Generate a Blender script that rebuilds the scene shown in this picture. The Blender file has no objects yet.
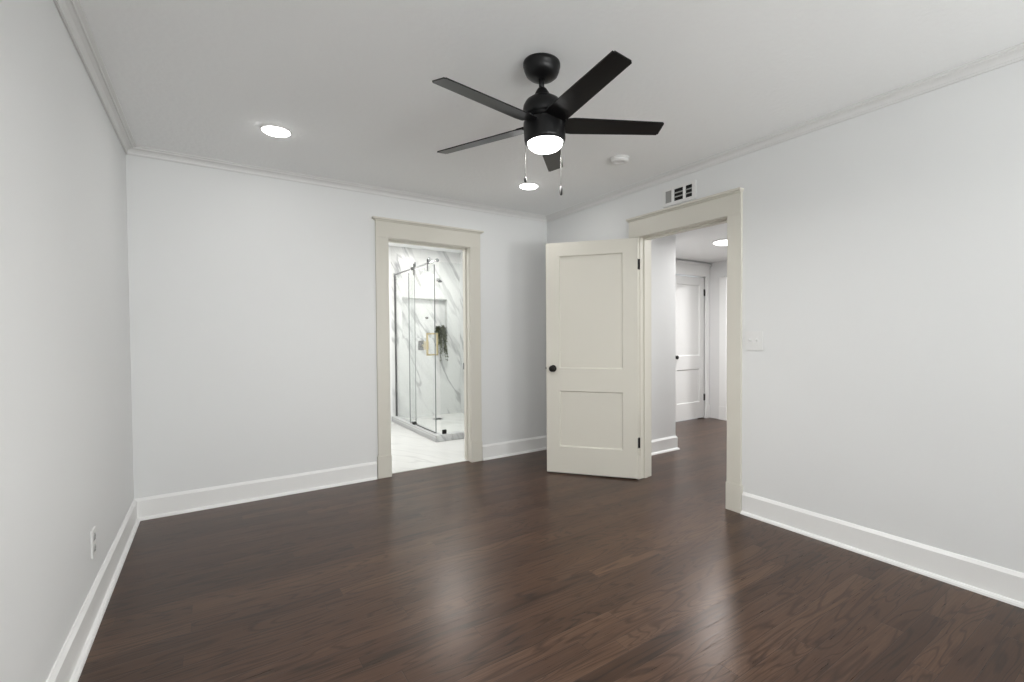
import bpy, bmesh, math, random
from mathutils import Vector, Matrix
random.seed(7)
PI = math.pi
scene = bpy.context.scene
COL = scene.collection

# ------------------------------------------------------------------ camera
CAM = Vector((0.44695, -4.21654, 1.235))
F_ = Vector((0.57918708, 0.81490316, -0.02179827))
R_ = Vector((0.81501505, -0.5794137, -0.00549867))
U_ = Vector((0.0171111, 0.01458116, 0.99974727))
cd = bpy.data.cameras.new('camera')
cd.sensor_width = 36.0
cd.sensor_fit = 'HORIZONTAL'
cd.lens = 474.6144 / 1024 * 36.0
cd.shift_x = -37.43 / 1024
cd.shift_y = 4.70 / 1024
cd.clip_start = 0.02
cam = bpy.data.objects.new('camera', cd)
COL.objects.link(cam)
M = Matrix((R_, U_, -F_)).transposed().to_4x4()
M.translation = CAM
cam.matrix_world = M
scene.camera = cam

# ------------------------------------------------------------------ world, light, exposure
vs = scene.view_settings
vs.view_transform = 'Standard'
vs.look = 'None'
vs.gamma = 1.0
vs.use_curve_mapping = False
vs.exposure = 0.0

world = bpy.data.worlds.new('world')
scene.world = world
world.use_nodes = True
wb = world.node_tree.nodes['Background']
wb.inputs[0].default_value = (0.86, 0.93, 1.0, 1)
wb.inputs[1].default_value = 1.2


def area(name, loc, rot, sx, sy, power, color=(1, 1, 1), shape='RECTANGLE', spread=PI):
    l = bpy.data.lights.new(name, 'AREA')
    l.shape = shape
    l.size = sx
    l.size_y = sy
    l.energy = power
    l.color = color
    l.spread = spread
    o = bpy.data.objects.new(name, l)
    COL.objects.link(o)
    o.location = loc
    o.rotation_euler = rot
    return o


# room dimensions (metres)
W, H, YR = 3.42, 2.504, -6.30          # bedroom width, ceiling, rear wall
WT = 0.14                              # wall thickness
BX0, BX1, BY1, BH = 0.95, 3.62, 2.67, 2.53   # bathroom
HX1, HY0, HY1, HH = 6.46, -2.75, 0.16, 2.29  # hall
# added unseen windows in the rear wall, put in to light the bedroom
WIN = ((0.42, 1.42), (2.00, 3.00))
WZ0, WZ1 = 0.75, 2.10
WIN_FILL, CEIL_FILL, RECF, RECR, FANP, HALLP, BATHP, FARP = 24.0, 103.0, 1.9, 0.5, 19.0, 27.5, 29.0, 50.0
for a, b in WIN:
    area('window_fill', ((a + b) / 2, YR - 0.45, (WZ0 + WZ1) / 2), (PI / 2, 0, 0), b - a + .1, WZ1 - WZ0 + .1, WIN_FILL, (1.0, 0.99, 0.975))  # unseen area light added behind each window to light the room
    # added unseen light outside the window, tilted up to brighten the ceiling
    area('ceiling_fill', ((a + b) / 2, YR - 0.75, WZ0 + 0.10), (math.radians(110), 0, 0), b - a + .4, 0.9, CEIL_FILL, (1.0, 0.99, 0.97))


# ------------------------------------------------------------------ material helpers
class NT:
    def __init__(s, name):
        s.m = bpy.data.materials.new(name)
        s.m.use_nodes = True
        s.t = s.m.node_tree
        s.t.nodes.clear()
        s.out = s.n('ShaderNodeOutputMaterial')

    def n(s, typ, inp=None, **kw):
        nd = s.t.nodes.new(typ)
        for k, v in kw.items():
            setattr(nd, k, v)
        for k, v in (inp or {}).items():
            sock = nd.inputs[k]
            if isinstance(v, bpy.types.NodeSocket):
                s.t.links.new(v, sock)
            else:
                sock.default_value = v
        return nd

    def math(s, op, a, b=0.0, c=None):
        i = {0: a, 1: b}
        if c is not None:
            i[2] = c
        return s.n('ShaderNodeMath', i, operation=op).outputs[0]

    def ramp(s, fac, pts):
        r = s.n('ShaderNodeValToRGB', {0: fac})
        e = r.color_ramp.elements
        while len(e) < len(pts):
            e.new(0.5)
        for k, (p, c) in enumerate(pts):
            e[k].position = p
            e[k].color = (*c, 1) if len(c) == 3 else c
        return r.outputs[0]

    def done(s, shader):
        s.t.links.new(shader, s.out.inputs[0])
        return s.m


def rgb(r, g, b):
    f = lambda c: (c / 255 / 12.92) if c / 255 <= 0.04045 else ((c / 255 + 0.055) / 1.055) ** 2.4
    return (f(r), f(g), f(b))


def paint(name, col, rough=0.6, bump=0.0, scale=60, spec=0.35):
    t = NT(name)
    co = t.n('ShaderNodeTexCoord').outputs['Object']
    no = t.n('ShaderNodeTexNoise', {'Vector': co, 'Scale': scale, 'Detail': 3.0})
    big = t.n('ShaderNodeTexNoise', {'Vector': co, 'Scale': 1.3, 'Detail': 1.0})
    mx = t.n('ShaderNodeMix', {0: t.math('MULTIPLY', big.outputs[0], 0.6), 6: (*col, 1), 7: (*[c * .97 for c in col], 1)}, data_type='RGBA')
    b = t.n('ShaderNodeBsdfPrincipled', {'Base Color': mx.outputs[2], 'Roughness': rough, 'Specular IOR Level': spec})
    if bump:
        bp = t.n('ShaderNodeBump', {'Height': no.outputs[0], 'Strength': bump, 'Distance': 0.004})
        t.t.links.new(bp.outputs[0], b.inputs['Normal'])
    return t.done(b.outputs[0])


def metal(name, col, rough=0.3, metallic=1.0):
    t = NT(name)
    co = t.n('ShaderNodeTexCoord').outputs['Object']
    no = t.n('ShaderNodeTexNoise', {'Vector': co, 'Scale': 90.0})
    r = t.math('MULTIPLY_ADD', no.outputs[0], 0.02, rough - 0.01)
    b = t.n('ShaderNodeBsdfPrincipled', {'Base Color': (*col, 1), 'Roughness': r, 'Metallic': metallic, 'Specular IOR Level': 0.5 if metallic > .5 else 0.3})
    return t.done(b.outputs[0])


def emit(name, col, strength):
    t = NT(name)
    lw = t.n('ShaderNodeTexNoise', {'Scale': 3.0})
    st = t.math('MULTIPLY_ADD', lw.outputs[0], strength * .05, strength)
    e = t.n('ShaderNodeEmission', {0: (*col, 1), 1: st})
    return t.done(e.outputs[0])


def glass(name, tint, spec=1.0):
    t = NT(name)
    lw = t.n('ShaderNodeLayerWeight', {'Blend': 0.5})
    f = t.math('MULTIPLY', t.math('MULTIPLY_ADD', t.math('POWER', lw.outputs['Facing'], 5.0), 0.96, 0.04), spec)
    tr = t.n('ShaderNodeBsdfTransparent', {0: (*tint, 1)})
    gl = t.n('ShaderNodeBsdfGlossy', {'Color': (1, 1, 1, 1), 'Roughness': 0.0})
    mx = t.n('ShaderNodeMixShader', {0: f, 1: tr.outputs[0], 2: gl.outputs[0]})
    return t.done(mx.outputs[0])


def wood():
    t = NT('stained_oak_planks')
    co = t.n('ShaderNodeTexCoord').outputs['Object']
    xyz = t.n('ShaderNodeSeparateXYZ', {0: co})
    X, Y = xyz.outputs[0], xyz.outputs[1]
    PW, PL = 0.083, 1.15
    yr = t.math('DIVIDE', Y, PW)
    row = t.math('FLOOR', yr)
    fy = t.math('FRACT', yr)
    wr = t.n('ShaderNodeTexWhiteNoise', {'W': row}, noise_dimensions='1D').outputs[0]
    xr = t.math('DIVIDE', t.math('ADD', X, t.math('MULTIPLY', wr, 7.3)), PL)
    colm = t.math('FLOOR', xr)
    fx = t.math('FRACT', xr)
    idv = t.n('ShaderNodeCombineXYZ', {0: row, 1: colm, 2: 3.7}).outputs[0]
    wn = t.n('ShaderNodeTexWhiteNoise', {'Vector': idv}, noise_dimensions='3D')
    rid = wn.outputs[0]
    # grain: coordinates stretched along X, shifted for each board
    gv = t.n('ShaderNodeCombineXYZ', {0: t.math('MULTIPLY_ADD', rid, 31.0, t.math('MULTIPLY', X, 1.15)),
                                      1: t.math('MULTIPLY_ADD', rid, 17.0, t.math('MULTIPLY', Y, 9.0)), 2: t.math('MULTIPLY', rid, 9.0)}).outputs[0]
    n1 = t.n('ShaderNodeTexNoise', {'Vector': gv, 'Scale': 1.0, 'Detail': 2.0, 'Roughness': 0.45, 'Distortion': 0.4}).outputs[0]
    # cathedral rings: contour lines of the noise
    ring = t.math('PINGPONG', t.math('MULTIPLY', n1, t.math('MULTIPLY_ADD', wn.outputs[1], 8.0, 8.0)), 0.5)
    ringr = t.n('ShaderNodeMapRange', {0: ring, 1: 0.0, 2: 0.2, 3: 1.0, 4: 0.0}).outputs[0]
    fv = t.n('ShaderNodeCombineXYZ', {0: t.math('MULTIPLY', X, 6.0), 1: t.math('MULTIPLY_ADD', rid, 5.0, t.math('MULTIPLY', Y, 170.0)), 2: rid}).outputs[0]
    fine = t.n('ShaderNodeTexNoise', {'Vector': fv, 'Scale': 1.0, 'Detail': 3.0, 'Roughness': 0.6}).outputs[0]
    tone = t.math('MULTIPLY_ADD', rid, 0.40, 0.28)
    tone = t.math('MULTIPLY_ADD', fine, 0.70, t.math('SUBTRACT', tone, 0.34))
    tone = t.math('MULTIPLY_ADD', ringr, -0.44, tone)
    tone = t.math('MULTIPLY_ADD', n1, 0.30, t.math('SUBTRACT', tone, 0.10))
    c = t.ramp(tone, [(0.0, rgb(34, 20, 12)), (0.35, rgb(56, 36, 24)), (0.65, rgb(73, 51, 37)), (1.0, rgb(102, 78, 60))])
    # joints
    ey = t.math('MINIMUM', fy, t.math('SUBTRACT', 1.0, fy))
    ex = t.math('MULTIPLY', t.math('MINIMUM', fx, t.math('SUBTRACT', 1.0, fx)), PL / PW)
    e = t.math('MINIMUM', ex, ey)
    jm = t.n('ShaderNodeMapRange', {0: e, 1: 0.006, 2: 0.022, 3: 0.75, 4: 0.0}).outputs[0]
    cj = t.n('ShaderNodeMix', {0: jm, 6: c, 7: (*rgb(38, 28, 24), 1)}, data_type='RGBA').outputs[2]
    hgt = t.math('SUBTRACT', t.math('MULTIPLY_ADD', fine, 0.5, t.math('MULTIPLY', ringr, -0.3)), jm)
    bp = t.n('ShaderNodeBump', {'Height': hgt, 'Strength': 0.25, 'Distance': 0.0012})
    rg = t.math('MULTIPLY_ADD', fine, 0.12, 0.24)
    b = t.n('ShaderNodeBsdfPrincipled', {'Base Color': cj, 'Roughness': rg, 'Specular IOR Level': 0.46, 'Specular Tint': (1.0, 0.84, 0.76, 1), 'Normal': bp.outputs[0]})
    return t.done(b.outputs[0])


def marble(name, plane, flip=1.0, tile=(0.6, 1.2), strength=1.0, base=(226, 227, 226), rough=0.28, scale=1.0):
    """plane: 'XZ', 'YZ' or 'XY' - the two axes the tiles lie in"""
    t = NT(name)
    co = t.n('ShaderNodeTexCoord').outputs['Object']
    xyz = t.n('ShaderNodeSeparateXYZ', {0: co})
    ax = {'X': xyz.outputs[0], 'Y': xyz.outputs[1], 'Z': xyz.outputs[2]}
    A, B = t.math('MULTIPLY', ax[plane[0]], flip), ax[plane[1]]
    s_ = t.math('ADD', t.math('MULTIPLY', A, 0.88), t.math('MULTIPLY', B, 0.47))
    d_ = t.math('SUBTRACT', t.math('MULTIPLY', B, 0.88), t.math('MULTIPLY', A, 0.47))
    v = t.n('ShaderNodeCombineXYZ', {0: t.math('MULTIPLY', s_, 3.6 * scale), 1: t.math('MULTIPLY', d_, 0.62 * scale), 2: 2.0}).outputs[0]
    n1 = t.n('ShaderNodeTexNoise', {'Vector': v, 'Scale': 1.0, 'Detail': 4.0, 'Roughness': 0.5, 'Distortion': 0.12}).outputs[0]
    v2 = t.n('ShaderNodeVectorMath', {0: v, 1: (11.3, 4.1, 0.7)}, operation='ADD').outputs[0]
    n2 = t.n('ShaderNodeTexNoise', {'Vector': v2, 'Scale': 1.6, 'Detail': 4.0, 'Roughness': 0.6}).outputs[0]
    n3 = t.n('ShaderNodeTexNoise', {'Vector': v2, 'Scale': 0.7, 'Detail': 2.0}).outputs[0]
    d1 = t.math('ABSOLUTE', t.math('SUBTRACT', n1, 0.5))
    vein = t.n('ShaderNodeMapRange', {0: d1, 1: 0.0, 2: 0.035, 3: 1.0, 4: 0.0}, interpolation_type='SMOOTHSTEP').outputs[0]
    mask = t.n('ShaderNodeMapRange', {0: n3, 1: 0.42, 2: 0.62, 3: 0.0, 4: 1.0}).outputs[0]
    cloud = t.n('ShaderNodeMapRange', {0: n2, 1: 0.52, 2: 0.75, 3: 0.0, 4: 0.30}).outputs[0]
    f = t.math('MINIMUM', t.math('ADD', t.math('MULTIPLY', t.math('MULTIPLY', vein, mask), 0.62), cloud), 1.0)
    f = t.math('MULTIPLY', f, strength)
    c = t.n('ShaderNodeMix', {0: f, 6: (*rgb(*base), 1), 7: (*rgb(112, 114, 118), 1)}, data_type='RGBA').outputs[2]
    fa = t.math('FRACT', t.math('DIVIDE', A, tile[0]))
    fb = t.math('FRACT', t.math('DIVIDE', B, tile[1]))
    ea = t.math('MULTIPLY', t.math('MINIMUM', fa, t.math('SUBTRACT', 1.0, fa)), tile[0])
    eb = t.math('MULTIPLY', t.math('MINIMUM', fb, t.math('SUBTRACT', 1.0, fb)), tile[1])
    g = t.n('ShaderNodeMapRange', {0: t.math('MINIMUM', ea, eb), 1: 0.0008, 2: 0.002, 3: 0.35, 4: 0.0}).outputs[0]
    c = t.n('ShaderNodeMix', {0: g, 6: c, 7: (*rgb(178, 178, 176), 1)}, data_type='RGBA').outputs[2]
    b = t.n('ShaderNodeBsdfPrincipled', {'Base Color': c, 'Roughness': rough, 'Specular IOR Level': 0.5})
    return t.done(b.outputs[0])


M_WALL = paint('wall_paint', rgb(233, 234, 234), 0.55, 0.05, 120)
M_CEIL = paint('ceiling_paint', rgb(246, 247, 247), 0.8, 0.55, 38)
M_TRIM = paint('white_trim_paint', rgb(243, 243, 242), 0.35)
M_CROWN = paint('crown_paint', rgb(229, 229, 228), 0.45)
M_BEIGE = paint('greige_trim_paint', rgb(219, 216, 206), 0.38)
M_HALL = paint('hall_wall_paint', rgb(226, 226, 226), 0.6)
M_HDOOR = paint('hall_door_paint', rgb(230, 230, 229), 0.4)
M_WOOD = wood()
M_MARB_B = marble('marble_wall_tile', 'XZ')
M_MARB_S = marble('marble_side_tile', 'YZ', -1.0)
M_MARB_F = marble('marble_floor_tile', 'XY', 1.0, (0.6, 0.6), 0.35, (222, 222, 220), 0.25)
M_MARB_C = marble('marble_curb', 'XZ', 1.0, (9, 9), 1.0, (206, 207, 207), 0.2, 2.6)
M_BLACK = metal('matte_black', (0.005, 0.005, 0.0055), 0.34, 0.0)
M_BLADE = metal('black_blade', (0.004, 0.004, 0.0045), 0.28, 0.0)
M_IRON = metal('black_iron', (0.012, 0.011, 0.010), 0.42, 0.3)
M_CHROME = metal('chrome', (0.62, 0.63, 0.64), 0.18)
M_DARKMETAL = metal('gunmetal', (0.16, 0.16, 0.16), 0.3)
M_FOB = metal('dull_dark_fob', (0.006, 0.006, 0.006), 0.75, 0.0)
M_GOLD = metal('brushed_brass', (0.66, 0.56, 0.36), 0.28)
M_CHAIN = metal('pale_chain', (0.05, 0.05, 0.048), 0.6)
M_PLATE = paint('white_plastic', rgb(235, 235, 234), 0.3)
M_SLOT = paint('dark_slot', rgb(40, 39, 38), 0.6)
M_DUCT_SHADE = paint('duct_shade', rgb(30, 30, 31), 0.8)
M_DAMP = paint('grey_damper', rgb(176, 176, 174), 0.5)
M_GLASS = glass('shower_glass', (0.955, 0.965, 0.96), 0.9)
M_GEDGE = paint('glass_edge', rgb(120, 126, 124), 0.2)
M_WGLASS = glass('window_glass', (0.97, 0.98, 0.98))
M_LED = emit('led_lens', (1.0, 0.99, 0.97), 20)
M_FANLED = emit('fan_led_lens', (1.0, 0.99, 0.97), 9)
M_HALLED = emit('hall_led_lens', (1.0, 0.995, 0.98), 6)
M_SHADE = emit('frosted_lit_shade', (1.0, 0.88, 0.76), 3.5)
M_POT = paint('grey_pot', rgb(120, 118, 112), 0.6)


def leafmat():
    t = NT('leaf_green')
    co = t.n('ShaderNodeTexCoord').outputs['Object']
    no = t.n('ShaderNodeTexNoise', {'Vector': co, 'Scale': 28.0})
    c = t.ramp(no.outputs[0], [(0.3, rgb(58, 66, 44)), (0.7, rgb(116, 120, 84))])
    b = t.n('ShaderNodeBsdfPrincipled', {'Base Color': c, 'Roughness': 0.5})
    return t.done(b.outputs[0])


M_LEAF = leafmat()


# ------------------------------------------------------------------ mesh helpers
def box(bm, x0, x1, y0, y1, z0, z1, bev=0.0):
    if x0 > x1: x0, x1 = x1, x0
    if y0 > y1: y0, y1 = y1, y0
    if z0 > z1: z0, z1 = z1, z0
    tb = bmesh.new()
    vs_ = [tb.verts.new(p) for p in ((x0, y0, z0), (x1, y0, z0), (x1, y1, z0), (x0, y1, z0), (x0, y0, z1), (x1, y0, z1), (x1, y1, z1), (x0, y1, z1))]
    for f in ((0, 3, 2, 1), (4, 5, 6, 7), (0, 1, 5, 4), (1, 2, 6, 5), (2, 3, 7, 6), (3, 0, 4, 7)):
        tb.faces.new([vs_[i] for i in f])
    if bev:
        bmesh.ops.bevel(tb, geom=tb.edges[:], offset=bev, segments=2, affect='EDGES')
    merge(bm, tb)


def merge(bm, tb, mat=None):
    if mat is not None:
        tb.transform(mat)
    me = bpy.data.meshes.new('tmp')
    tb.to_mesh(me)
    tb.free()
    bm.from_mesh(me)
    bpy.data.meshes.remove(me)


def lathe(bm, prof, center=(0, 0, 0), seg=40, axis='Z', smooth=True):
    """prof: list of (radius, height)"""
    tb = bmesh.new()
    rings = []
    for r, z in prof:
        if r < 1e-6:
            rings.append([tb.verts.new((0, 0, z))])
        else:
            rings.append([tb.verts.new((r * math.cos(2 * PI * k / seg), r * math.sin(2 * PI * k / seg), z)) for k in range(seg)])
    for a, b in zip(rings, rings[1:]):
        for k in range(seg):
            k2 = (k + 1) % seg
            if len(a) == 1 and len(b) == 1:
                continue
            if len(a) == 1:
                f = tb.faces.new((a[0], b[k2], b[k]))
            elif len(b) == 1:
                f = tb.faces.new((a[k], a[k2], b[0]))
            else:
                f = tb.faces.new((a[k], a[k2], b[k2], b[k]))
            f.smooth = smooth
    for rg in (rings[0], rings[-1]):
        if len(rg) > 2:
            tb.faces.new(rg)
    bmesh.ops.recalc_face_normals(tb, faces=tb.faces[:])
    m = Matrix.Identity(4)
    if axis == 'X':
        m = Matrix.Rotation(PI / 2, 4, 'Y')
    elif axis == 'Y':
        m = Matrix.Rotation(-PI / 2, 4, 'X')
    merge(bm, tb, Matrix.Translation(center) @ m)


def tube(bm, p0, p1, r, seg=12):
    p0, p1 = Vector(p0), Vector(p1)
    d = p1 - p0
    tb = bmesh.new()
    bmesh.ops.create_cone(tb, cap_ends=True, segments=seg, radius1=r, radius2=r, depth=d.length)
    for f in tb.faces:
        f.smooth = len(f.verts) == 4
    merge(bm, tb, Matrix.Translation((p0 + p1) / 2) @ d.to_track_quat('Z', 'Y').to_matrix().to_4x4())


def obj(name, bm, mat, parent=None, origin=None):
    """origin: where the object's origin goes (top-level) / the parent's world location to subtract (parts)"""
    bmesh.ops.recalc_face_normals(bm, faces=bm.faces[:])
    if origin is not None:
        bmesh.ops.translate(bm, verts=bm.verts[:], vec=-Vector(origin))
    me = bpy.data.meshes.new(name)
    bm.to_mesh(me)
    bm.free()
    me.materials.append(mat)
    o = bpy.data.objects.new(name, me)
    COL.objects.link(o)
    if parent is not None:
        o.parent = parent
    elif origin is not None:
        o.location = origin
    return o


def struct(name, bm, mat, parent=None, label=None, cat=None, origin=None):
    o = obj(name, bm, mat, parent, origin)
    if parent is None:
        o['kind'] = 'structure'
        if label:
            o['label'] = label
            o['category'] = cat
    return o


def thing(name, label, cat, loc=(0, 0, 0), rotz=0, group=None, kind=None):
    o = bpy.data.objects.new(name, None)
    o.empty_display_size = 0.1
    COL.objects.link(o)
    o.location = loc
    o.rotation_euler = (0, 0, rotz)
    o['label'] = label
    o['category'] = cat
    if group:
        o['group'] = group
    if kind:
        o['kind'] = kind
    return o


def tag(o, label, cat, group=None):
    o['label'] = label
    o['category'] = cat
    if group:
        o['group'] = group
    return o


def copy_tree(o, parent=None):
    c = o.copy()
    COL.objects.link(c)
    c.parent = parent
    for ch in list(o.children):
        copy_tree(ch, c)
    return c


def molding(p0, p1, n, prof, m0=0, m1=0):
    """sweep profile (distance from wall, height) from p0 to p1; n = 2-D normal into the room;
    m0/m1: +1 inner mitre (shortens with distance), -1 outer mitre, 0 square"""
    bm = bmesh.new()
    p0, p1, n = Vector(p0), Vector(p1), Vector(n)
    t = (p1 - p0).normalized()
    A = [bm.verts.new((*(p0 + n * d + t * d * m0), z)) for d, z in prof]
    B = [bm.verts.new((*(p1 + n * d - t * d * m1), z)) for d, z in prof]
    for i in range(len(prof)):
        j = (i + 1) % len(prof)
        bm.faces.new((A[i], A[j], B[j], B[i]))
    bm.faces.new(A)
    bm.faces.new(B)
    return bm


# ------------------------------------------------------------------ floors
bm = bmesh.new()
box(bm, 0, 3.60, YR, 0.055, -0.06, 0)
box(bm, 3.60, 8.4, YR, 0.30, -0.06, 0)
struct('floor', bm, M_WOOD, label='dark brown stained oak strip floor running through the room and hall', cat='floor')
bm = bmesh.new()
box(bm, BX0, 3.76, 0.0585, 2.85, -0.06, 0.004)
struct('floor_bathroom', bm, M_MARB_F, label='pale marble tile floor of the bathroom', cat='floor')

# ------------------------------------------------------------------ ceilings
bm = bmesh.new()
box(bm, 0, W, YR, 0.0, H, H + 0.12)
struct('ceiling', bm, M_CEIL, label='white lightly textured bedroom ceiling', cat='ceiling')
bm = bmesh.new()
box(bm, BX0, BX1, 0.14, BY1, BH, BH + 0.1)
struct('ceiling_bathroom', bm, M_CEIL, label='white bathroom ceiling', cat='ceiling')
bm = bmesh.new()
box(bm, W + WT, 8.3, HY0, 0.30, HH, HH + 0.1)
struct('ceiling_hall', bm, M_CEIL, label='white lower hall ceiling', cat='ceiling')

# ------------------------------------------------------------------ walls
bm = bmesh.new()
box(bm, -WT, 0, YR - WT, WT, -0.06, H + 0.12)
struct('wall_left', bm, M_WALL, label='plain white left bedroom wall', cat='wall')

BO0, BO1, BOZ = 1.720, 2.490, 2.088       # clear bathroom opening
bm = bmesh.new()
box(bm, 0, BO0 - 0.02, 0, WT, -0.06, H + 0.12)
box(bm, BO1 + 0.02, W + WT, 0, WT, -0.06, H + 0.12)
box(bm, BO0 - 0.02, BO1 + 0.02, 0, WT, BOZ + 0.02, H + 0.12)
struct('wall_back', bm, M_WALL, label='white back bedroom wall with the bathroom doorway', cat='wall')

HO0, HO1, HOZ = -1.368, -2.212, 2.058     # clear hall opening (y)
bm = bmesh.new()
box(bm, W, W + WT, HO0 + 0.02, 0, -0.06, H + 0.12)
box(bm, W, W + WT, YR - WT, HO1 - 0.02, -0.06, H + 0.12)
box(bm, W, W + WT, HO1 - 0.02, HO0 + 0.02, HOZ + 0.02, H + 0.12)
struct('wall_right', bm, M_WALL, label='white right bedroom wall with the hall doorway', cat='wall')

bm = bmesh.new()
xs = [0.0] + [v for w in WIN for v in w] + [W]
for i in range(0, len(xs), 2):
    box(bm, xs[i], xs[i + 1], YR - WT, YR, -0.06, H + 0.12)
for a, b in WIN:
    box(bm, a, b, YR - WT, YR, -0.06, WZ0)
    box(bm, a, b, YR - WT, YR, WZ1, H + 0.12)
struct('wall_rear', bm, M_WALL, label='white rear bedroom wall with two added windows', cat='wall')

# bathroom shell: shower part is marble-clad
NX0, NX1, NZ0, NZ1, ND = 2.712, 3.41, 1.205, 1.797, 0.10     # niche
SX = 2.60                                                   # shower glass plane
bm = bmesh.new()
box(bm, 2.555, NX0, BY1, BY1 + 0.16, 0, BH)
box(bm, NX1, BX1 + WT, BY1, BY1 + 0.16, 0, BH)
box(bm, NX0, NX1, BY1, BY1 + 0.16, 0, NZ0)
box(bm, NX0, NX1, BY1, BY1 + 0.16, NZ1, BH)
box(bm, NX0, NX1, BY1 + ND, BY1 + 0.16, NZ0, NZ1)
struct('wall_shower_back', bm, M_MARB_B, label='veined white marble back wall of the shower with a recessed niche', cat='wall')
bm = bmesh.new()
box(bm, BX1, BX1 + 0.02, 0.14, BY1, 0, BH)
struct('wall_shower_side', bm, M_MARB_S, label='veined white marble side wall of the shower', cat='wall')
bm = bmesh.new()
box(bm, BX0, 2.555, BY1, BY1 + 0.14, 0, BH)
struct('wall_bathroom_back', bm, M_WALL, label='white painted bathroom back wall left of the shower', cat='wall')
bm = bmesh.new()
box(bm, BX0 - 0.1, BX0, WT, BY1 + 0.14, -0.06, BH)
struct('wall_bathroom_left', bm, M_WALL, label='white left bathroom wall', cat='wall')

# hall shell
bm = bmesh.new()
box(bm, W + WT, 4.50, -0.85, -0.75, 0, HH)
box(bm, 4.40, 4.50, -0.75, HY1 + .1, 0, HH)
struct('wall_hall_corner', bm, M_WALL, label='white wall corner in the hall just beyond the bedroom door', cat='wall')
DX0, DX1, DZ = 5.650, 6.365, 2.082
bm = bmesh.new()
box(bm, 4.50, DX0, HY1, HY1 + 0.12, 0, HH)
box(bm, DX1, HX1 + .12, HY1, HY1 + 0.12, 0, HH)
box(bm, DX0, DX1, HY1, HY1 + 0.12, DZ, HH)
struct('wall_hall_back', bm, M_HALL, label='white far hall wall holding the closed hall door', cat='wall')
EY0, EY1 = -0.15, -0.95
bm = bmesh.new()
box(bm, HX1, HX1 + .12, EY0, HY1, 0, HH)
box(bm, HX1, HX1 + .12, HY0, EY1, 0, HH)
box(bm, HX1, HX1 + .12, EY1, EY0, 2.06, HH)
struct('wall_hall_right', bm, M_HALL, label='white hall wall at right with an open doorway', cat='wall')
bm = bmesh.new()
box(bm, W + WT, 8.4, HY0 - .1, HY0, 0, HH + .1)
struct('wall_hall_front', bm, M_HALL)
bm = bmesh.new()
box(bm, 8.3, 8.4, HY0, 0.30, 0, HH + .1)
struct('wall_far_room', bm, M_HALL)
bm = bmesh.new()
box(bm, HX1 + .12, 8.3, 0.20, 0.30, 0, HH + .1)
struct('wall_far_room_side', bm, M_HALL)

# ------------------------------------------------------------------ crown, baseboards
cz = H - 0.052
CROWN = [(0, cz + .003), (0.004, cz), (0.012, cz), (0.013, cz + 0.010), (0.010, cz + 0.014), (0.013, cz + 0.024), (0.022, cz + 0.034), (0.036, cz + 0.039),
         (0.044, cz + 0.037), (0.047, cz + 0.044), (0.060, cz + 0.046), (0.062, H - 0.0005), (0, H - 0.0005)]
CR_LAB = ['white crown moulding along the left wall', 'white crown moulding along the back wall', 'white crown moulding along the right wall', 'white crown moulding along the rear wall']
for i, (a, b, n) in enumerate([((0, YR), (0, 0), (1, 0)), ((0, 0), (W, 0), (0, -1)), ((W, 0), (W, YR), (-1, 0)), ((W, YR), (0, YR), (0, 1))]):
    struct('trim_%d' % (i + 1), molding(a, b, n, CROWN, 1, 1), M_CROWN, label=CR_LAB[i], cat='crown moulding')
BASE = [(0, 0.148), (0.004, 0.1475), (0.015, 0.130), (0.0155, 0.020), (0.024, 0.018), (0.031, 0.010), (0.033, 0.0), (0, 0.0)]


def baseboard(name, label, *segs, mat=None):
    bm = bmesh.new()
    for s in segs:
        merge(bm, molding(*s[:3], BASE, *s[3:]))
    struct(name, bm, mat or M_TRIM, label=label, cat='baseboard')


baseboard('baseboard_left', 'white baseboard along the left wall', ((0, YR), (0, 0), (1, 0), 1, 1))
baseboard('baseboard_back_left', 'white baseboard on the back wall left of the bathroom doorway', ((0, 0), (1.592, 0), (0, -1), 1, 0))
baseboard('baseboard_back_right', 'white baseboard on the back wall right of the bathroom doorway', ((2.614, 0), (W, 0), (0, -1), 0, 1))
baseboard('baseboard_right_far', 'white baseboard behind the open greige door', ((W, 0), (W, -1.245), (-1, 0), 1, 0))
baseboard('baseboard_right', 'white baseboard on the right wall nearest the camera', ((W, -2.335), (W, YR), (-1, 0), 0, 1))
baseboard('baseboard_rear', 'white baseboard along the rear wall', ((W, YR), (0, YR), (0, 1), 1, 1))
baseboard('baseboard_hall', 'white baseboard wrapping the wall corner in the hall',
          ((W + WT, -0.85), (4.50, -0.85), (0, -1), 0, -1), ((4.50, -0.85), (4.50, HY1), (1, 0), -1, 0))


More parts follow.
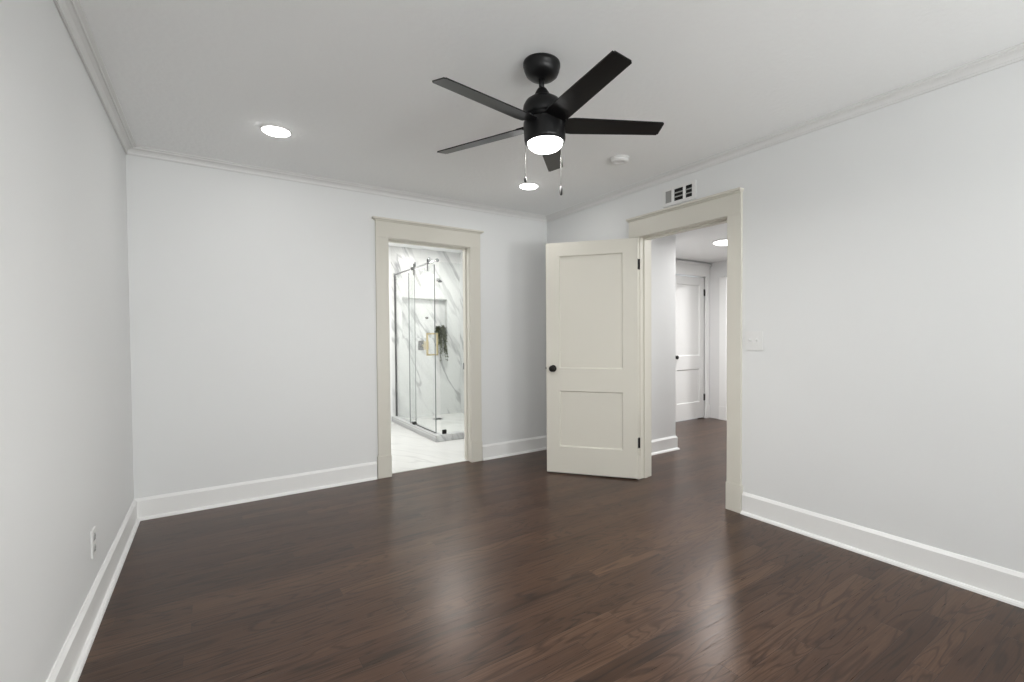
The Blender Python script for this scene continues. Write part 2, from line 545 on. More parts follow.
# ------------------------------------------------------------------ door casings
def doorway_trim(name, label, axis, wall, side, a0, a1, leg, zt, hh, mat, depth, plinth=True, zp=0.2, cap=True, oh=.026):
    """casing set round an opening. axis: direction the opening runs ('X' or 'Y'); wall: wall face coordinate; side: +-1 into the room;
    a0<a1: clear opening; leg: casing width; zt: clear height; hh: header height; depth: jamb depth into the wall"""
    root = thing(name, label, 'door frame', (((a0 + a1) / 2, wall, 0) if axis == 'X' else (wall, (a0 + a1) / 2, 0)), kind='structure')
    L = root.location.copy()

    def B(bm, u0, u1, d0, d1, z0, z1, bev=0.0015):
        if axis == 'X':
            box(bm, u0, u1, wall + side * d0, wall + side * d1, z0, z1, bev)
        else:
            box(bm, wall + side * d0, wall + side * d1, u0, u1, z0, z1, bev)
    rv = 0.005
    for s, e in ((a0 - leg - rv, a0 - rv), (a1 + rv, a1 + rv + leg)):
        bm = bmesh.new()
        B(bm, s, e, 0.0, 0.020, zp if plinth else 0, zt + rv)
        obj('side_casing', bm, mat, root, L)
        if plinth:
            bm = bmesh.new()
            B(bm, s - 0.007, e + 0.002, 0.0, 0.028, 0, zp - 0.008)
            B(bm, s - 0.004, e, 0.0, 0.024, zp - 0.008, zp, 0.002)
            obj('plinth_block', bm, mat, root, L)
    bm = bmesh.new()
    B(bm, a0 - leg - rv, a1 + rv + leg, 0.0, 0.023, zt + rv, zt + rv + hh)
    obj('head_casing', bm, mat, root, L)
    if cap:
        bm = bmesh.new()
        B(bm, a0 - leg - rv - oh * .45, a1 + rv + leg + oh * .45, 0.0, 0.034, zt + rv + hh, zt + rv + hh + 0.010)
        B(bm, a0 - leg - rv - oh, a1 + rv + leg + oh, 0.0, 0.048, zt + rv + hh + 0.010, zt + rv + hh + 0.026)
        obj('head_cap', bm, mat, root, L)
    # jamb lining with a stop
    bm = bmesh.new()
    B(bm, a0 - 0.0195, a0, -depth, -0.0005, 0, zt)
    B(bm, a1, a1 + 0.0195, -depth, -0.0005, 0, zt)
    B(bm, a0 - 0.0195, a1 + 0.0195, -depth, -0.0005, zt, zt + 0.0195)
    obj('jamb', bm, mat, root, L)
    return root, L, B


root, L, B = doorway_trim('trim_5', 'greige door casing around the bathroom doorway', 'X', 0.0, -1, BO0, BO1, 0.109, BOZ, 0.139, M_BEIGE, WT)
bm = bmesh.new()
B(bm, BO0, BO0 + .011, -0.105, -0.06, 0, BOZ)
B(bm, BO1 - .011, BO1, -0.105, -0.06, 0, BOZ)
B(bm, BO0, BO1, -0.105, -0.06, BOZ - .011, BOZ)
obj('door_stop', bm, M_BEIGE, root, L)
for z in (1.885, 0.30):
    bm = bmesh.new()
    B(bm, BO0, BO0 + .004, -0.138, -0.108, z, z + .09, 0)
    tube(bm, (BO0 + .006, 0.141, z), (BO0 + .006, 0.141, z + .09), .007)
    h = obj('hinge', bm, M_IRON, root, L)
    h['label'] = 'black hinge on the left jamb'
bm = bmesh.new()
B(bm, BO1 - .003, BO1, -0.139, -0.108, 0.90, 0.965, 0)
obj('strike_plate', bm, M_IRON, root, L)['label'] = 'black strike plate on the right jamb'

root, L, B = doorway_trim('trim_6', 'greige door casing around the hall doorway with a tall header', 'Y', W, -1, HO1, HO0, 0.108, HOZ, 0.142, M_BEIGE, WT, oh=.008)
bm = bmesh.new()
B(bm, HO0 - .011, HO0, -0.085, -0.042, 0, HOZ)
B(bm, HO1, HO1 + .011, -0.085, -0.042, 0, HOZ)
B(bm, HO1, HO0, -0.085, -0.042, HOZ - .011, HOZ)
obj('door_stop', bm, M_BEIGE, root, L)
doorway_trim('trim_7', 'white casing around the closed hall door', 'X', HY1, -1, DX0, DX1, 0.082, DZ - .004, 0.155, M_TRIM, 0.12, True, 0.2, True)
doorway_trim('trim_8', 'white casing of the open doorway at the end of the hall', 'Y', HX1, -1, EY1, EY0, 0.11, 2.055, 0.0, M_TRIM, 0.12, True, 0.2, False)


# ------------------------------------------------------------------ doors
def door_leaf(bm, w, h, t, panels, z0):
    """slab from (0,-t) to (w,0), panels = list of (u0,u1,z0,z1); bottom at z0"""
    rc, ch = 0.014, 0.009
    us = sorted({0, w, panels[0][0], panels[0][1]})
    u0, u1 = panels[0][0], panels[0][1]
    box(bm, 0, u0, -t, 0, z0, h)
    box(bm, u1, w, -t, 0, z0, h)
    zz = [z0] + [v for p in sorted(panels, key=lambda p: p[2]) for v in (p[2], p[3])] + [h]
    for k in range(0, len(zz), 2):
        box(bm, u0, u1, -t, 0, zz[k], zz[k + 1])
    for a, b, c, d in panels:
        box(bm, a, b, -t + rc, -rc, c, d)
        for ys, yr in ((0, -rc), (-t, -t + rc)):
            o = [bm.verts.new(p) for p in ((a, ys, c), (b, ys, c), (b, ys, d), (a, ys, d))]
            i = [bm.verts.new(p) for p in ((a + ch, yr, c + ch), (b - ch, yr, c + ch), (b - ch, yr, d - ch), (a + ch, yr, d - ch))]
            for k in range(4):
                q = (k + 1) % 4
                bm.faces.new((o[k], o[q], i[q], i[k]))


KNOB = [(0.0, 0), (0.030, 0), (0.031, 0.004), (0.027, 0.008), (0.011, 0.010), (0.010, 0.024), (0.020, 0.029), (0.027, 0.038), (0.028, 0.045), (0.023, 0.053), (0.012, 0.057), (0, 0.058)]
TH = math.radians(127.5)
root = thing('door_1', 'open greige two-panel bedroom door with black knob standing beside the hall doorway', 'door', (3.378, -1.380, 0), TH, kind='structure')
LW = 0.81
bm = bmesh.new()
door_leaf(bm, LW, 2.052, 0.035, [(0.126, 0.690, 0.245, 0.742), (0.126, 0.690, 0.943, 1.935)], 0.012)
obj('door_panel', bm, M_BEIGE, root)
bm = bmesh.new()
lathe(bm, KNOB, (0.745, 0, 0.94), 28, 'Y')
kn = obj('door_knob', bm, M_IRON, root)
kn['label'] = 'round black door knob'
bm = bmesh.new()
tb = bmesh.new()
lathe(tb, KNOB, (0, 0, 0), 28, 'Y')
merge(bm, tb, Matrix.Translation((0.745, -0.035, 0.94)) @ Matrix.Rotation(PI, 4, 'Z'))
obj('door_knob', bm, M_IRON, root)['label'] = 'round black door knob'
bm = bmesh.new()
box(bm, LW, LW + .0015, -0.030, -0.006, 0.91, 0.97)
box(bm, LW + .0015, LW + .010, -0.023, -0.012, 0.93, 0.952, .002)
obj('latch', bm, M_IRON, root)['label'] = 'black latch in the door edge'
for z in (1.79, 0.268):
    bm = bmesh.new()
    box(bm, -0.0025, 0, -0.033, -0.002, z, z + .088)
    box(bm, -0.016, -0.0025, -0.036, -0.030, z, z + .088)
    tube(bm, (-0.010, -0.040, z), (-0.010, -0.040, z + .088), .0065)
    obj('hinge', bm, M_IRON, root)['label'] = 'black butt hinge'

root = thing('door_2', 'closed white two-panel door at the far end of the hall', 'door', (DX1 - .004, HY1 + .008, 0), PI, kind='structure')
bm = bmesh.new()
door_leaf(bm, 0.706, 2.066, 0.035, [(0.098, 0.607, 0.250, 0.735), (0.098, 0.607, 0.93, 1.95)], 0.012)
obj('door_panel', bm, M_HDOOR, root)
bm = bmesh.new()
lathe(bm, KNOB, (0.650, 0, 0.918), 28, 'Y')
obj('door_knob', bm, M_IRON, root)['label'] = 'round black door knob'
for z in (1.80, 0.262):
    bm = bmesh.new()
    tube(bm, (-0.002, 0.008, z), (-0.002, 0.008, z + .098), .009)
    box(bm, -.004, 0.010, 0, .006, z, z + .098)
    obj('hinge', bm, M_IRON, root)['label'] = 'black butt hinge'

# ------------------------------------------------------------------ added windows (unseen, behind the camera, to light the room)
for i, (a, b) in enumerate(WIN):
    root = thing('window_%d' % (i + 1), 'added unseen white double-hung window in the rear wall, %s one' % ('left' if i else 'right'), 'window', ((a + b) / 2, YR - .07, WZ0), kind='structure')
    L = root.location.copy()
    bm = bmesh.new()
    box(bm, a, a + .05, YR - .11, YR - .03, WZ0, WZ1)
    box(bm, b - .05, b, YR - .11, YR - .03, WZ0, WZ1)
    box(bm, a + .05, b - .05, YR - .11, YR - .03, WZ0, WZ0 + .05)
    box(bm, a + .05, b - .05, YR - .11, YR - .03, WZ1 - .05, WZ1)
    box(bm, a + .05, b - .05, YR - .09, YR - .05, (WZ0 + WZ1) / 2 - .02, (WZ0 + WZ1) / 2 + .02)
    obj('window_frame', bm, M_TRIM, root, L)
    bm = bmesh.new()
    box(bm, a + .05, b - .05, YR - .072, YR - .068, WZ0 + .05, WZ1 - .05)
    obj('window_pane', bm, M_WGLASS, root, L)
    bm = bmesh.new()
    for s in ((a - .10, a), (b, b + .10)):
        box(bm, *s, YR, YR + .02, WZ0, WZ1)
    box(bm, a - .10, b + .10, YR, YR + .022, WZ1, WZ1 + .13)
    box(bm, a - .12, b + .12, YR, YR + .05, WZ0 - .03, WZ0)
    obj('window_casing', bm, M_TRIM, root, L)

# ------------------------------------------------------------------ ceiling fan
FX, FY = 1.717, -2.3675
fan = thing('ceiling_fan', 'black five-blade ceiling fan with a lit round lamp and two pull chains', 'ceiling fan', (FX, FY, H))
bm = bmesh.new()
lathe(bm, [(0.0, 0), (0.0850, 0), (0.0865, -0.004), (0.0865, -0.018), (0.084, -0.022), (0.082, -0.035), (0.074, -0.054), (0.060, -0.066), (0.044, -0.074), (0.026, -0.078), (0.0, -0.078)], (0.006, -0.004, 0), seg=56)
obj('canopy', bm, M_BLACK, fan)
GX, GY = 0.0417, -0.0408
tilt = Vector((GX, GY, -1)).normalized()     # the hanging axis leans a little on its ball joint
TR = Vector((0, 0, -1)).rotation_difference(tilt).to_matrix().to_4x4()


def fanpart(name, bm, mat, parent=fan, label=None):
    bm.transform(TR)
    o = obj(name, bm, mat, parent)
    if label:
        o['label'] = label
    return o


bm = bmesh.new()
lathe(bm, [(0, -0.05), (0.0125, -0.05), (0.0125, -0.135), (0, -0.135)], seg=20)
fanpart('downrod', bm, M_BLACK)
bm = bmesh.new()
lathe(bm, [(0, -0.118), (0.019, -0.118), (0.024, -0.124), (0.034, -0.142), (0.037, -0.160), (0.037, -0.17), (0.0, -0.17)], seg=32)
fanpart('yoke_cover', bm, M_BLACK)
bm = bmesh.new()
lathe(bm, [(0, -0.158), (0.036, -0.160), (0.060, -0.166), (0.080, -0.180), (0.091, -0.198), (0.095, -0.215), (0.095, -0.248), (0.091, -0.252), (0.088, -0.256), (0.088, -0.272), (0.0, -0.272)], seg=64)
motor = fanpart('motor_housing', bm, M_BLACK)
bm = bmesh.new()
lathe(bm, [(0, -0.272), (0.090, -0.272), (0.0955, -0.276), (0.0965, -0.286), (0.0965, -0.355), (0.094, -0.366), (0.088, -0.372), (0.0845, -0.372), (0.083, -0.360), (0, -0.360)], seg=64)
fanpart('light_housing', bm, M_BLACK)
bm = bmesh.new()
lathe(bm, [(0, -0.3605), (0.0822, -0.3605), (0.0822, -0.372), (0.078, -0.386), (0.064, -0.398), (0.040, -0.406), (0.018, -0.409), (0, -0.409)], seg=48)
fanpart('lamp_lens', bm, M_FANLED, label='glowing white lamp lens')
# blades: one mesh shared by five children
R0, R1 = 0.098, 0.589
bmb = bmesh.new()
cw_a, ccw_a = -0.0744, 0.0744
tb = bmesh.new()
nn = 12
top, bot = [], []
zc = -(2.504 - 2.2167)
for i in range(nn + 1):
    s = i / nn
    x = R0 + (R1 * 0.997 - R0) * s
    hw = 0.0535 * (1 - s) + 0.0432 * s
    if i == 0:
        hw *= 0.86
    dz = 0.0102 / 0.0435 * hw
    cut = 0.0
    for lst, off in ((top, 0.0028), (bot, -0.0028)):
        lst.append((tb.verts.new((x, -hw, zc + dz + off)), tb.verts.new((x, hw, zc - dz + off))))
for i in range(nn):
    tb.faces.new((top[i][0], top[i + 1][0], top[i + 1][1], top[i][1]))
    tb.faces.new((bot[i][0], bot[i][1], bot[i + 1][1], bot[i + 1][0]))
    tb.faces.new((top[i][0], bot[i][0], bot[i + 1][0], top[i + 1][0]))
    tb.faces.new((top[i][1], top[i + 1][1], bot[i + 1][1], bot[i][1]))
tb.faces.new((top[0][0], top[0][1], bot[0][1], bot[0][0]))
tb.faces.new((top[-1][0], bot[-1][0], bot[-1][1], top[-1][1]))
tipe = [e for e in tb.edges if {v.co.x > R1 * 0.99 for v in e.verts} == {True} and abs(e.verts[0].co.y - e.verts[1].co.y) < 1e-4]
bmesh.ops.bevel(tb, geom=tipe, offset=0.006, segments=4, affect='EDGES')
merge(bmb, tb)
bmesh.ops.recalc_face_normals(bmb, faces=bmb.faces[:])
blade_me = bpy.data.meshes.new('fan_blade')
bmb.to_mesh(blade_me)
bmb.free()
blade_me.materials.append(M_BLADE)
bm = bmesh.new()
box(bm, 0.070, 0.135, -0.030, 0.030, zc - 0.0005, zc + 0.006, .001)
bmesh.ops.rotate(bm, verts=bm.verts[:], cent=(0, 0, zc), matrix=Matrix.Rotation(-0.23, 3, 'X'))
bmesh.ops.translate(bm, verts=bm.verts[:], vec=(0, 0, 0.0045))
iron_me = bpy.data.meshes.new('blade_iron')
bm.to_mesh(iron_me)
bm.free()
iron_me.materials.append(M_BLACK)
for k in range(5):
    a = math.radians(48.38 + 72 * k)
    o = bpy.data.objects.new('fan_blade', blade_me)
    COL.objects.link(o)
    o.parent = fan
    o.matrix_local = TR @ Matrix.Rotation(a, 4, 'Z')
    q = bpy.data.objects.new('blade_iron', iron_me)
    COL.objects.link(q)
    q.parent = o


def pull_chain(x, y, z0, z1, plen):
    bm = bmesh.new()
    n = int((z0 - z1) / 0.006)
    for k in range(n):
        z = z0 - k * 0.006
        lathe(bm, [(0, 0.0016), (0.0010, 0.0008), (0.0012, 0), (0.0010, -0.0008), (0, -0.0016)], (x, y, z), 8)
    tube(bm, (x, y, z0), (x, y, z1), 0.0007, 6)
    c = obj('pull_chain', bm, M_CHAIN, fan, (FX, FY, H))
    c['label'] = 'thin pale bead chain'
    bm = bmesh.new()
    lathe(bm, [(0, plen), (0.002, plen), (0.0055, plen - .004), (0.0065, plen * .5), (0.0065, 0.004), (0.004, 0), (0, 0)], (x, y, z1 - plen), 16)
    obj('pull_fob', bm, M_FOB, c, (FX, FY, H))['label'] = 'small dark fob'


pull_chain(1.646, -2.345, 2.150, 1.972, 0.026)
pull_chain(1.809, -2.402, 2.150, 1.944, 0.044)
fl = area('fan_lamp_light', (FX + GX * .41, FY + GY * .41, H - 0.418), (0, 0, 0), 0.14, 0.16, FANP, (1.0, 0.985, 0.96), 'DISK')


# ------------------------------------------------------------------ recessed lights
def recessed(loc, label, group=None, power=0):
    r = thing('recessed_light', label, 'ceiling light', loc, 0, 'recessed ceiling lights')
    bm = bmesh.new()
    lathe(bm, [(0.072, -0.001), (0.086, -0.0005), (0.086, -0.003), (0.083, -0.0065), (0.074, -0.0075), (0.072, -0.001)], seg=48)
    obj('trim_ring', bm, M_PLATE, r)
    bm = bmesh.new()
    lathe(bm, [(0, -0.001), (0.0735, -0.001), (0.0735, -0.010), (0.068, -0.014), (0, -0.0155)], seg=48)
    obj('lens', bm, M_LED, r)
    area('recessed_lamp_light', (loc[0], loc[1], loc[2] - 0.018), (0, 0, 0), 0.14, 0.14, power, (1.0, 0.985, 0.96), 'DISK')
    return r


recessed((0.79, -0.845, H), 'lit round recessed ceiling light left of the fan, near the left wall', power=RECF)
recessed((2.655, -0.82, H), 'lit round recessed ceiling light seen below the fan lamp, near the back corner', power=RECF)
recessed((0.79, -5.0, H), 'lit round recessed ceiling light behind the camera near the left wall', power=RECR)
recessed((2.655, -5.0, H), 'lit round recessed ceiling light behind the camera near the right wall', power=RECR)
recessed((1.75, 1.20, BH), 'lit round recessed light in the bathroom ceiling outside the shower', power=BATHP)
recessed((3.08, 1.75, BH), 'lit round recessed light in the shower ceiling', power=BATHP * .6)

# smoke detector
sd = thing('smoke_detector', 'round white smoke detector on the ceiling right of the fan', 'smoke detector', (2.856, -1.712, H))
bm = bmesh.new()
lathe(bm, [(0, -0.0005), (0.068, -0.0005), (0.068, -0.006), (0.060, -0.008), (0, -0.008)], seg=48)
obj('base_plate', bm, M_PLATE, sd)
bm = bmesh.new()
lathe(bm, [(0, -0.0082), (0.056, -0.0082), (0.062, -0.011), (0.062, -0.022), (0.056, -0.029), (0.030, -0.032), (0.028, -0.030), (0.0, -0.030)], seg=48)
obj('cover', bm, M_PLATE, sd)

# ------------------------------------------------------------------ wall register, switch, outlet
vt = thing('air_vent', 'white wall register with dark louvred openings above the hall doorway', 'air vent', (W, -1.785, 2.252))
L = vt.location.copy()
y0, y1, z0, z1 = -1.945, -1.625, 2.2525, 2.392
secs = [(-1.712, -1.651), (-1.824, -1.737), (-1.909, -1.847)]
bm = bmesh.new()
ys = [y1] + [v for s in secs for v in (s[1], s[0])] + [y0]
for k in range(0, len(ys), 2):
    box(bm, W - 0.010, W, ys[k + 1], ys[k], z0, z1, .0015)
for s in secs:
    box(bm, W - 0.010, W, s[0], s[1], z0, z0 + .026)
    box(bm, W - 0.010, W, s[0], s[1], z1 - .020, z1)
obj('frame', bm, M_PLATE, vt, L)
bm = bmesh.new()
for s in secs[1:]:
    box(bm, W - 0.0015, W - .0003, s[0], s[1], z0 + .026, z1 - .020)  # flat dark sheet, its colour stands in for shade in the duct
obj('duct_shade_sheet', bm, M_DUCT_SHADE, vt, L)['label'] = 'dark sheet painted as the shade inside the duct'
bm = bmesh.new()
s = secs[0]
box(bm, W - 0.0015, W - .0003, s[0], s[1], z0 + .026, z1 - .020)
for k in range(5):
    yy = s[0] + (k + .5) * (s[1] - s[0]) / 5
    box(bm, W - 0.007, W - .0015, yy - .0035, yy + .0035, z0 + .026, z1 - .020)
obj('damper_slats', bm, M_DAMP, vt, L)['label'] = 'closed grey vertical slats'
for s in secs[1:]:
    for k in range(2):
        zz = z0 + .026 + (k + 1) * (z1 - z0 - .046) / 3
        bm = bmesh.new()
        box(bm, W - 0.0085, W - .0017, s[0], s[1], zz - .0035, zz + .0035)
        obj('louver', bm, M_DAMP, vt, L)

sw = thing('light_switch', 'white two-toggle wall switch plate right of the hall doorway', 'light switch', (W, -2.413, 1.19))
L = sw.location.copy()
bm = bmesh.new()
box(bm, W - .007, W, -2.478, -2.348, 1.127, 1.255, .003)
obj('wall_plate', bm, M_PLATE, sw, L)
for y in (-2.436, -2.390):
    bm = bmesh.new()
    box(bm, W - .0085, W - .007, y - .006, y + .006, 1.177, 1.203)
    tb = bmesh.new()
    box(tb, -.016, 0, -.0035, .0035, -.005, .005, .001)
    merge(bm, tb, Matrix.Translation((W - .0075, y, 1.193)) @ Matrix.Rotation(0.5, 4, 'Y'))
    obj('toggle', bm, M_PLATE, sw, L)

ot = thing('power_outlet', 'white duplex power outlet low on the left wall', 'power outlet', (0, -1.348, 0.33))
L = ot.location.copy()
bm = bmesh.new()
box(bm, 0, .007, -1.386, -1.310, 0.268, 0.392, .0025)
obj('wall_plate', bm, M_PLATE, ot, L)
for zc_ in (0.355, 0.305):
    bm = bmesh.new()
    tb = bmesh.new()
    lathe(tb, [(0, 0), (0.0165, 0), (0.0165, .003), (0, .003)], (0, 0, 0), 24, 'X')
    merge(bm, tb, Matrix.Translation((.0068, -1.348, zc_)))
    r_ = obj('receptacle', bm, M_DAMP, ot, L)
    bm = bmesh.new()
    for yy in (-1.3545, -1.3415):
        box(bm, .0098, .0102, yy - .0012, yy + .0012, zc_ - .001, zc_ + .008)
    box(bm, .0098, .0102, -1.350, -1.346, zc_ - .010, zc_ - .006)
    obj('slots', bm, M_SLOT, r_, L)

# ------------------------------------------------------------------ hall light, plus two added unseen lamps
hl = thing('flush_light', 'round white flush ceiling light glowing in the hall', 'ceiling light', (5.20, -1.0, HH))
bm = bmesh.new()
lathe(bm, [(0, -.0005), (0.165, -.0005), (0.165, -0.012), (0.150, -0.018), (0.150, -0.012), (0, -0.012)], seg=56)
obj('ring', bm, M_PLATE, hl)
bm = bmesh.new()
lathe(bm, [(0, -.0125), (0.149, -.0125), (0.149, -0.018), (0.13, -0.030), (0.09, -0.038), (0, -0.042)], seg=56)
obj('diffuser', bm, M_HALLED, hl)
area('hall_lamp_light', (5.20, -1.0, HH - 0.05), (0, 0, 0), 0.28, 0.28, HALLP, (1.0, 0.99, 0.975), 'DISK')
fr = thing('flush_light', 'added unseen round ceiling light in the room beyond the hall', 'ceiling light', (7.4, -0.9, HH))  # added lamp, stands in for the brightness of the far room
for ch in list(hl.children):
    c = ch.copy()
    COL.objects.link(c)
    c.parent = fr
nr = thing('flush_light', 'added unseen round ceiling light in the near part of the hall', 'ceiling light', (4.30, -2.10, HH))  # added out of view to brighten the wall corner in the hall
for ch in list(hl.children):
    c = ch.copy()
    COL.objects.link(c)
    c.parent = nr
area('hall_lamp_light', (4.30, -2.10, HH - 0.05), (0, 0, 0), 0.28, 0.28, HALLP * .4, (1.0, 0.99, 0.975), 'DISK')  # light of the added lamp in the near hall
area('far_room_fill', (7.4, -0.9, HH - 0.05), (0, 0, 0), 0.28, 0.28, FARP, (1.0, 0.99, 0.975), 'DISK')  # added light to brighten the far room and hall floor

# ------------------------------------------------------------------ shower
CX0, CY0, CW, CZ = 2.540, 1.0, 0.11, 0.080
bm = bmesh.new()
box(bm, CX0, CX0 + CW, CY0, BY1, 0.004, CZ, .002)
box(bm, CX0 + CW, BX1, CY0, CY0 + CW, 0.004, CZ, .002)
tag(obj('shower_curb', bm, M_MARB_C, None, (CX0, CY0, 0.004)), 'low grey-veined marble curb around the shower floor', 'shower curb')
bm = bmesh.new()
box(bm, CX0 + CW, BX1, CY0 + CW, BY1, 0.004, 0.03)
tag(obj('shower_floor', bm, M_MARB_F, None, (3.1, 1.9, 0.004)), 'white tiled shower floor inside the curb', 'shower floor')
dr = thing('shower_drain', 'small dark square drain in the shower floor', 'drain', (3.095, 2.32, 0.03))
bm = bmesh.new()
box(bm, -.065, .065, -.065, .065, 0, .003)
obj('drain_frame', bm, M_DARKMETAL, dr)
bm = bmesh.new()
for k in range(5):
    box(bm, -.055, .055, -.05 + k * .022, -.038 + k * .022, .003, .0045)
obj('grate', bm, M_SLOT, dr)

DY0, DY1 = 1.125, 2.02       # sliding door along y
FY0, FY1 = 1.86, BY1         # fixed panel
GT = 2.10
gp = thing('fixed_glass_panel', 'clear fixed glass shower panel against the marble back wall', 'glass panel', (2.612, (FY0 + FY1) / 2, CZ))
L = gp.location.copy()
bm = bmesh.new()
box(bm, 2.608, 2.616, FY0, FY1 - .012, CZ + .001, GT)
obj('glass', bm, M_GLASS, gp, L)
bm = bmesh.new()
box(bm, 2.607, 2.617, FY0 - .002, FY0 + .003, CZ + .001, GT)
obj('glass_edge', bm, M_GEDGE, gp, L)
bm = bmesh.new()
box(bm, 2.600, 2.624, FY1 - .018, FY1, CZ, GT)
obj('wall_channel', bm, M_DARKMETAL, gp, L)['label'] = 'dark vertical wall channel'

sdoor = thing('sliding_glass_door', 'clear sliding glass shower door with square brass handle hanging from the rail', 'shower door', (2.590, (DY0 + DY1) / 2, CZ))
L = sdoor.location.copy()
bm = bmesh.new()
box(bm, 2.586, 2.594, DY0, DY1, CZ + .012, 2.075)
obj('glass', bm, M_GLASS, sdoor, L)
for y in (DY0, DY1):
    bm = bmesh.new()
    box(bm, 2.585, 2.595, y - .003, y + .003, CZ + .012, 2.075)
    obj('glass_edge', bm, M_GEDGE, sdoor, L)
bm = bmesh.new()
box(bm, 2.584, 2.596, DY0, DY1, CZ + .003, CZ + .013)
obj('bottom_sweep', bm, M_DARKMETAL, sdoor, L)['label'] = 'dark bottom sweep'
for y in (1.32, 1.80):
    bm = bmesh.new()
    lathe(bm, [(0, -.010), (.022, -.010), (.030, -.006), (.026, 0), (.030, .006), (.022, .010), (0, .010)], (2.598, y, 2.158), 28, 'X')
    rl = obj('roller', bm, M_CHROME, sdoor, L)
    bm = bmesh.new()
    box(bm, 2.578, 2.586, y - .013, y + .013, 2.02, 2.165, .002)
    obj('roller_bracket', bm, M_DARKMETAL, rl, L)
# brass back-to-back square pull through the glass
bm = bmesh.new()
hy, hz0, hz1, rr = 1.215, 1.012, 1.262, 0.0095
for sx in (-1, 1):
    xh = 2.590 + sx * 0.062
    box(bm, xh - rr, xh + rr, hy - rr, hy + rr, hz0 - rr, hz1 + rr, .001)
    for zz in (hz0, hz1):
        box(bm, min(2.590 + sx * .004, xh), max(2.590 + sx * .004, xh), hy - rr, hy + rr, zz - rr, zz + rr, .001)
obj('handle', bm, M_GOLD, sdoor, L)['label'] = 'square brushed brass pull'

rail = thing('shower_rail', 'slim chrome sliding rail above the shower glass', 'rail', (2.604, 1.9, 2.11))
L = rail.location.copy()
bm = bmesh.new()
tube(bm, (2.602, 1.05, 2.118), (2.602, BY1, 2.118), .0105, 16)
obj('bar', bm, M_CHROME, rail, L)
for y in (1.075, 1.90, BY1 - .012):
    bm = bmesh.new()
    lathe(bm, [(0, -.010), (.021, -.010), (.021, .010), (0, .010)], (2.602, y, 2.118), 24, 'Y')
    obj('bracket', bm, M_DARKMETAL if y == 1.90 else M_CHROME, rail, L)
gg = thing('door_guide', 'small dark guide block on the curb below the sliding door', 'door guide', (2.590, 1.86, CZ))
bm = bmesh.new()
box(bm, -.022, -.008, -.028, .028, 0, .034, .003)
box(bm, .008, .016, -.028, .028, 0, .034, .002)
obj('block', bm, M_IRON, gg)
bm = bmesh.new()
box(bm, -.008, .008, -.028, .028, 0, .0025)
obj('base', bm, M_IRON, gg)

cp = thing('corner_glass_panel', 'clear glass return panel facing the doorway with a small dark clamp at its foot', 'glass panel', (3.1, 1.06, CZ))
L = cp.location.copy()
bm = bmesh.new()
box(bm, 2.625, BX1 - .006, 1.056, 1.064, CZ + .010, 2.10)
obj('glass', bm, M_GLASS, cp, L)
bm = bmesh.new()
box(bm, 2.642, 2.690, 1.048, 1.072, CZ, CZ + .048, .002)
obj('clamp', bm, M_IRON, cp, L)['label'] = 'small square dark clamp'
bm = bmesh.new()
box(bm, BX1 - .006, BX1, 1.050, 1.070, CZ, 2.10)
obj('wall_channel', bm, M_CHROME, cp, L)

# valve trim
vv = thing('shower_valve', 'square dark shower valve plate with lever below the niche', 'shower valve', (2.995, BY1, 1.095))
bm = bmesh.new()
box(bm, -.050, .035, -.010, 0, -.070, .070, .003)
obj('trim_plate', bm, M_DARKMETAL, vv)
bm = bmesh.new()
lathe(bm, [(0, 0), (.02, 0), (.018, .045), (0, .048)], (-.020, -.010, .0), 24, 'Y')
bmesh.ops.rotate(bm, verts=bm.verts[:], cent=(0, -.010, 0), matrix=Matrix.Rotation(PI, 3, 'Z'))
box(bm, .012, .095, -.060, -.045, -.062, .062, .003)
obj('lever', bm, M_GOLD, vv)['label'] = 'flat brass lever'
# shower head on the back wall above the niche
sh = thing('wall_shower', 'small chrome shower head on a short arm above the niche', 'shower head', (3.262, BY1, 2.085))
bm = bmesh.new()
tube(bm, (0, 0, 0), (0, -.07, .012), .008)
tube(bm, (0, -.07, .012), (-.005, -.10, -.012), .008)
lathe(bm, [(0, -.004), (.026, -.004), (.026, 0), (0, 0)], (0, -.002, 0), 24, 'Y')
obj('arm', bm, M_CHROME, sh)
bm = bmesh.new()
tb = bmesh.new()
lathe(tb, [(0, 0), (.010, 0), (.013, -.010), (.030, -.022), (.031, -.030), (0, -.030)], (0, 0, 0), 32)
merge(bm, tb, Matrix.Translation((-.005, -.10, -.008)) @ Matrix.Rotation(-0.3, 4, 'X'))
obj('spray_head', bm, M_DARKMETAL, sh)
# small round knob on the niche's back
kb = thing('robe_hook', 'small round dark hook on the back of the shower niche', 'hook', (3.115, BY1 + ND, 1.51))
bm = bmesh.new()
tb = bmesh.new()
lathe(tb, [(0, 0), (.018, 0), (.018, .006), (.008, .010), (.008, .026), (.016, .032), (.016, .042), (0, .046)], (0, 0, 0), 24, 'Y')
merge(bm, tb, Matrix.Rotation(PI, 4, 'Z'))
obj('hook_body', bm, M_IRON, kb)

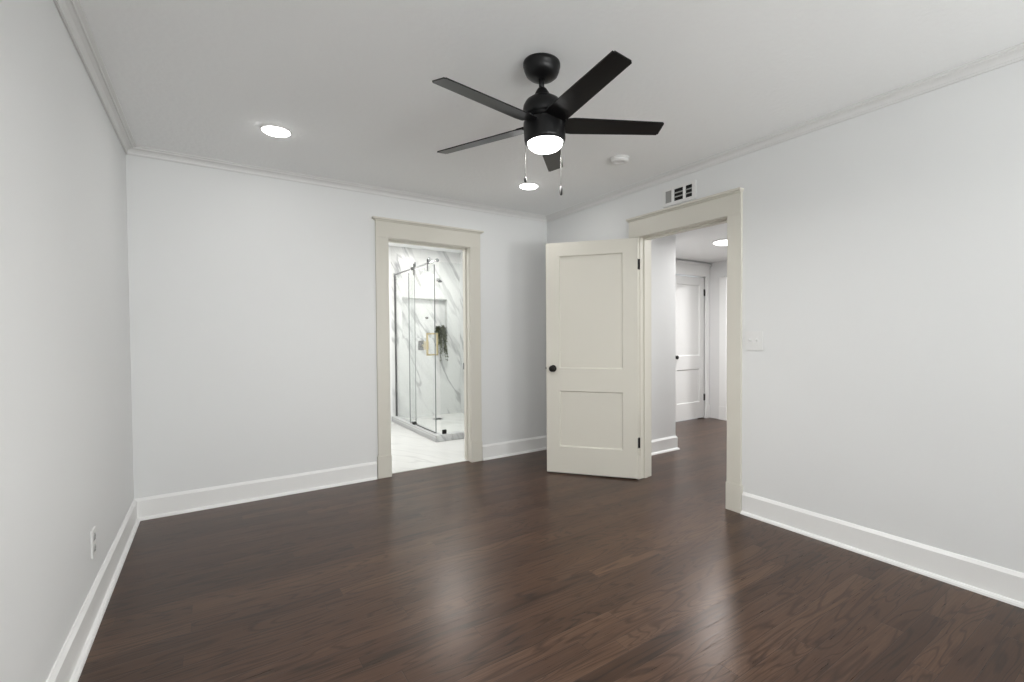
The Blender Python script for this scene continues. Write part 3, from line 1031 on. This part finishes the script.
# trailing plant in the niche
pl = thing('trailing_plant', 'green trailing plant spilling out of the shower niche beside the brass handle', 'plant', (3.305, BY1 + .045, NZ0))
bm = bmesh.new()
lathe(bm, [(0, 0), (.032, 0), (.042, .075), (.044, .080), (.038, .080), (.035, .066), (0, .066)], seg=28)
obj('pot', bm, M_POT, pl)
bm = bmesh.new()
rnd = random.Random(3)
stems = bmesh.new()
for k in range(58):
    a = rnd.uniform(0, 2 * PI)
    out = rnd.uniform(.03, .10)
    topz = .08 + rnd.uniform(.06, .20)
    drop = rnd.choice((rnd.uniform(-.36, -.1), rnd.uniform(-.2, .1), rnd.uniform(0, .14)))
    ex, ey = math.cos(a) * out, -abs(math.sin(a)) * .07 - (.085 if drop < .02 else .0)
    p0, p1, p2 = Vector((0, 0, .06)), Vector((ex * .6, ey * .55, topz)), Vector((ex * (1.0 if drop > -.1 else .75), ey - .02, drop))
    prev = p0
    for i in range(1, 17):
        s = i / 16
        p = p0 * (1 - s) ** 2 + p1 * 2 * s * (1 - s) * 1.0 + p2 * s * s
        tube(stems, prev, p, .0012, 5)
        if i > 2:
            for q in range(3):
                d = Vector((rnd.uniform(-1, 1), rnd.uniform(-1, .4), rnd.uniform(-.9, .5))).normalized()
                ll, lw = rnd.uniform(.020, .036), rnd.uniform(.008, .012)
                sd_ = d.cross(Vector((0, .3, 1))).normalized() * lw
                nrm = d.cross(sd_).normalized() * .002
                v = [bm.verts.new(x) for x in (p, p + d * ll * .45 + sd_, p + d * ll, p + d * ll * .45 - sd_, p + d * ll * .5 + nrm)]
                for i0, i1 in ((0, 1), (1, 2), (2, 3), (3, 0)):
                    bm.faces.new((v[i0], v[i1], v[4]))
        prev = p
obj('leaves', bm, M_LEAF, pl)
obj('stems', stems, M_LEAF, pl)

# vanity sconce outside the shower (its reflection shows in the glass)
vl = thing('wall_sconce', 'lit frosted sconce on chrome arm in the bathroom, mirrored in the shower glass', 'wall lamp', (2.165, BY1, 2.19))
bm = bmesh.new()
box(bm, -.05, .05, -.015, 0, -.06, .06, .003)
tube(bm, (0, -.01, 0), (0, -.24, 0), .008)
tube(bm, (0, -.24, .01), (0, -.24, -.05), .012)
obj('bracket', bm, M_CHROME, vl)
bm = bmesh.new()
lathe(bm, [(0, -.05), (.030, -.05), (.080, -.062), (.090, -.072), (.090, -.250), (.084, -.258), (0, -.258)], (0, -.24, 0), 36)
obj('lamp_shade', bm, M_SHADE, vl)['label'] = 'glowing frosted glass shade'
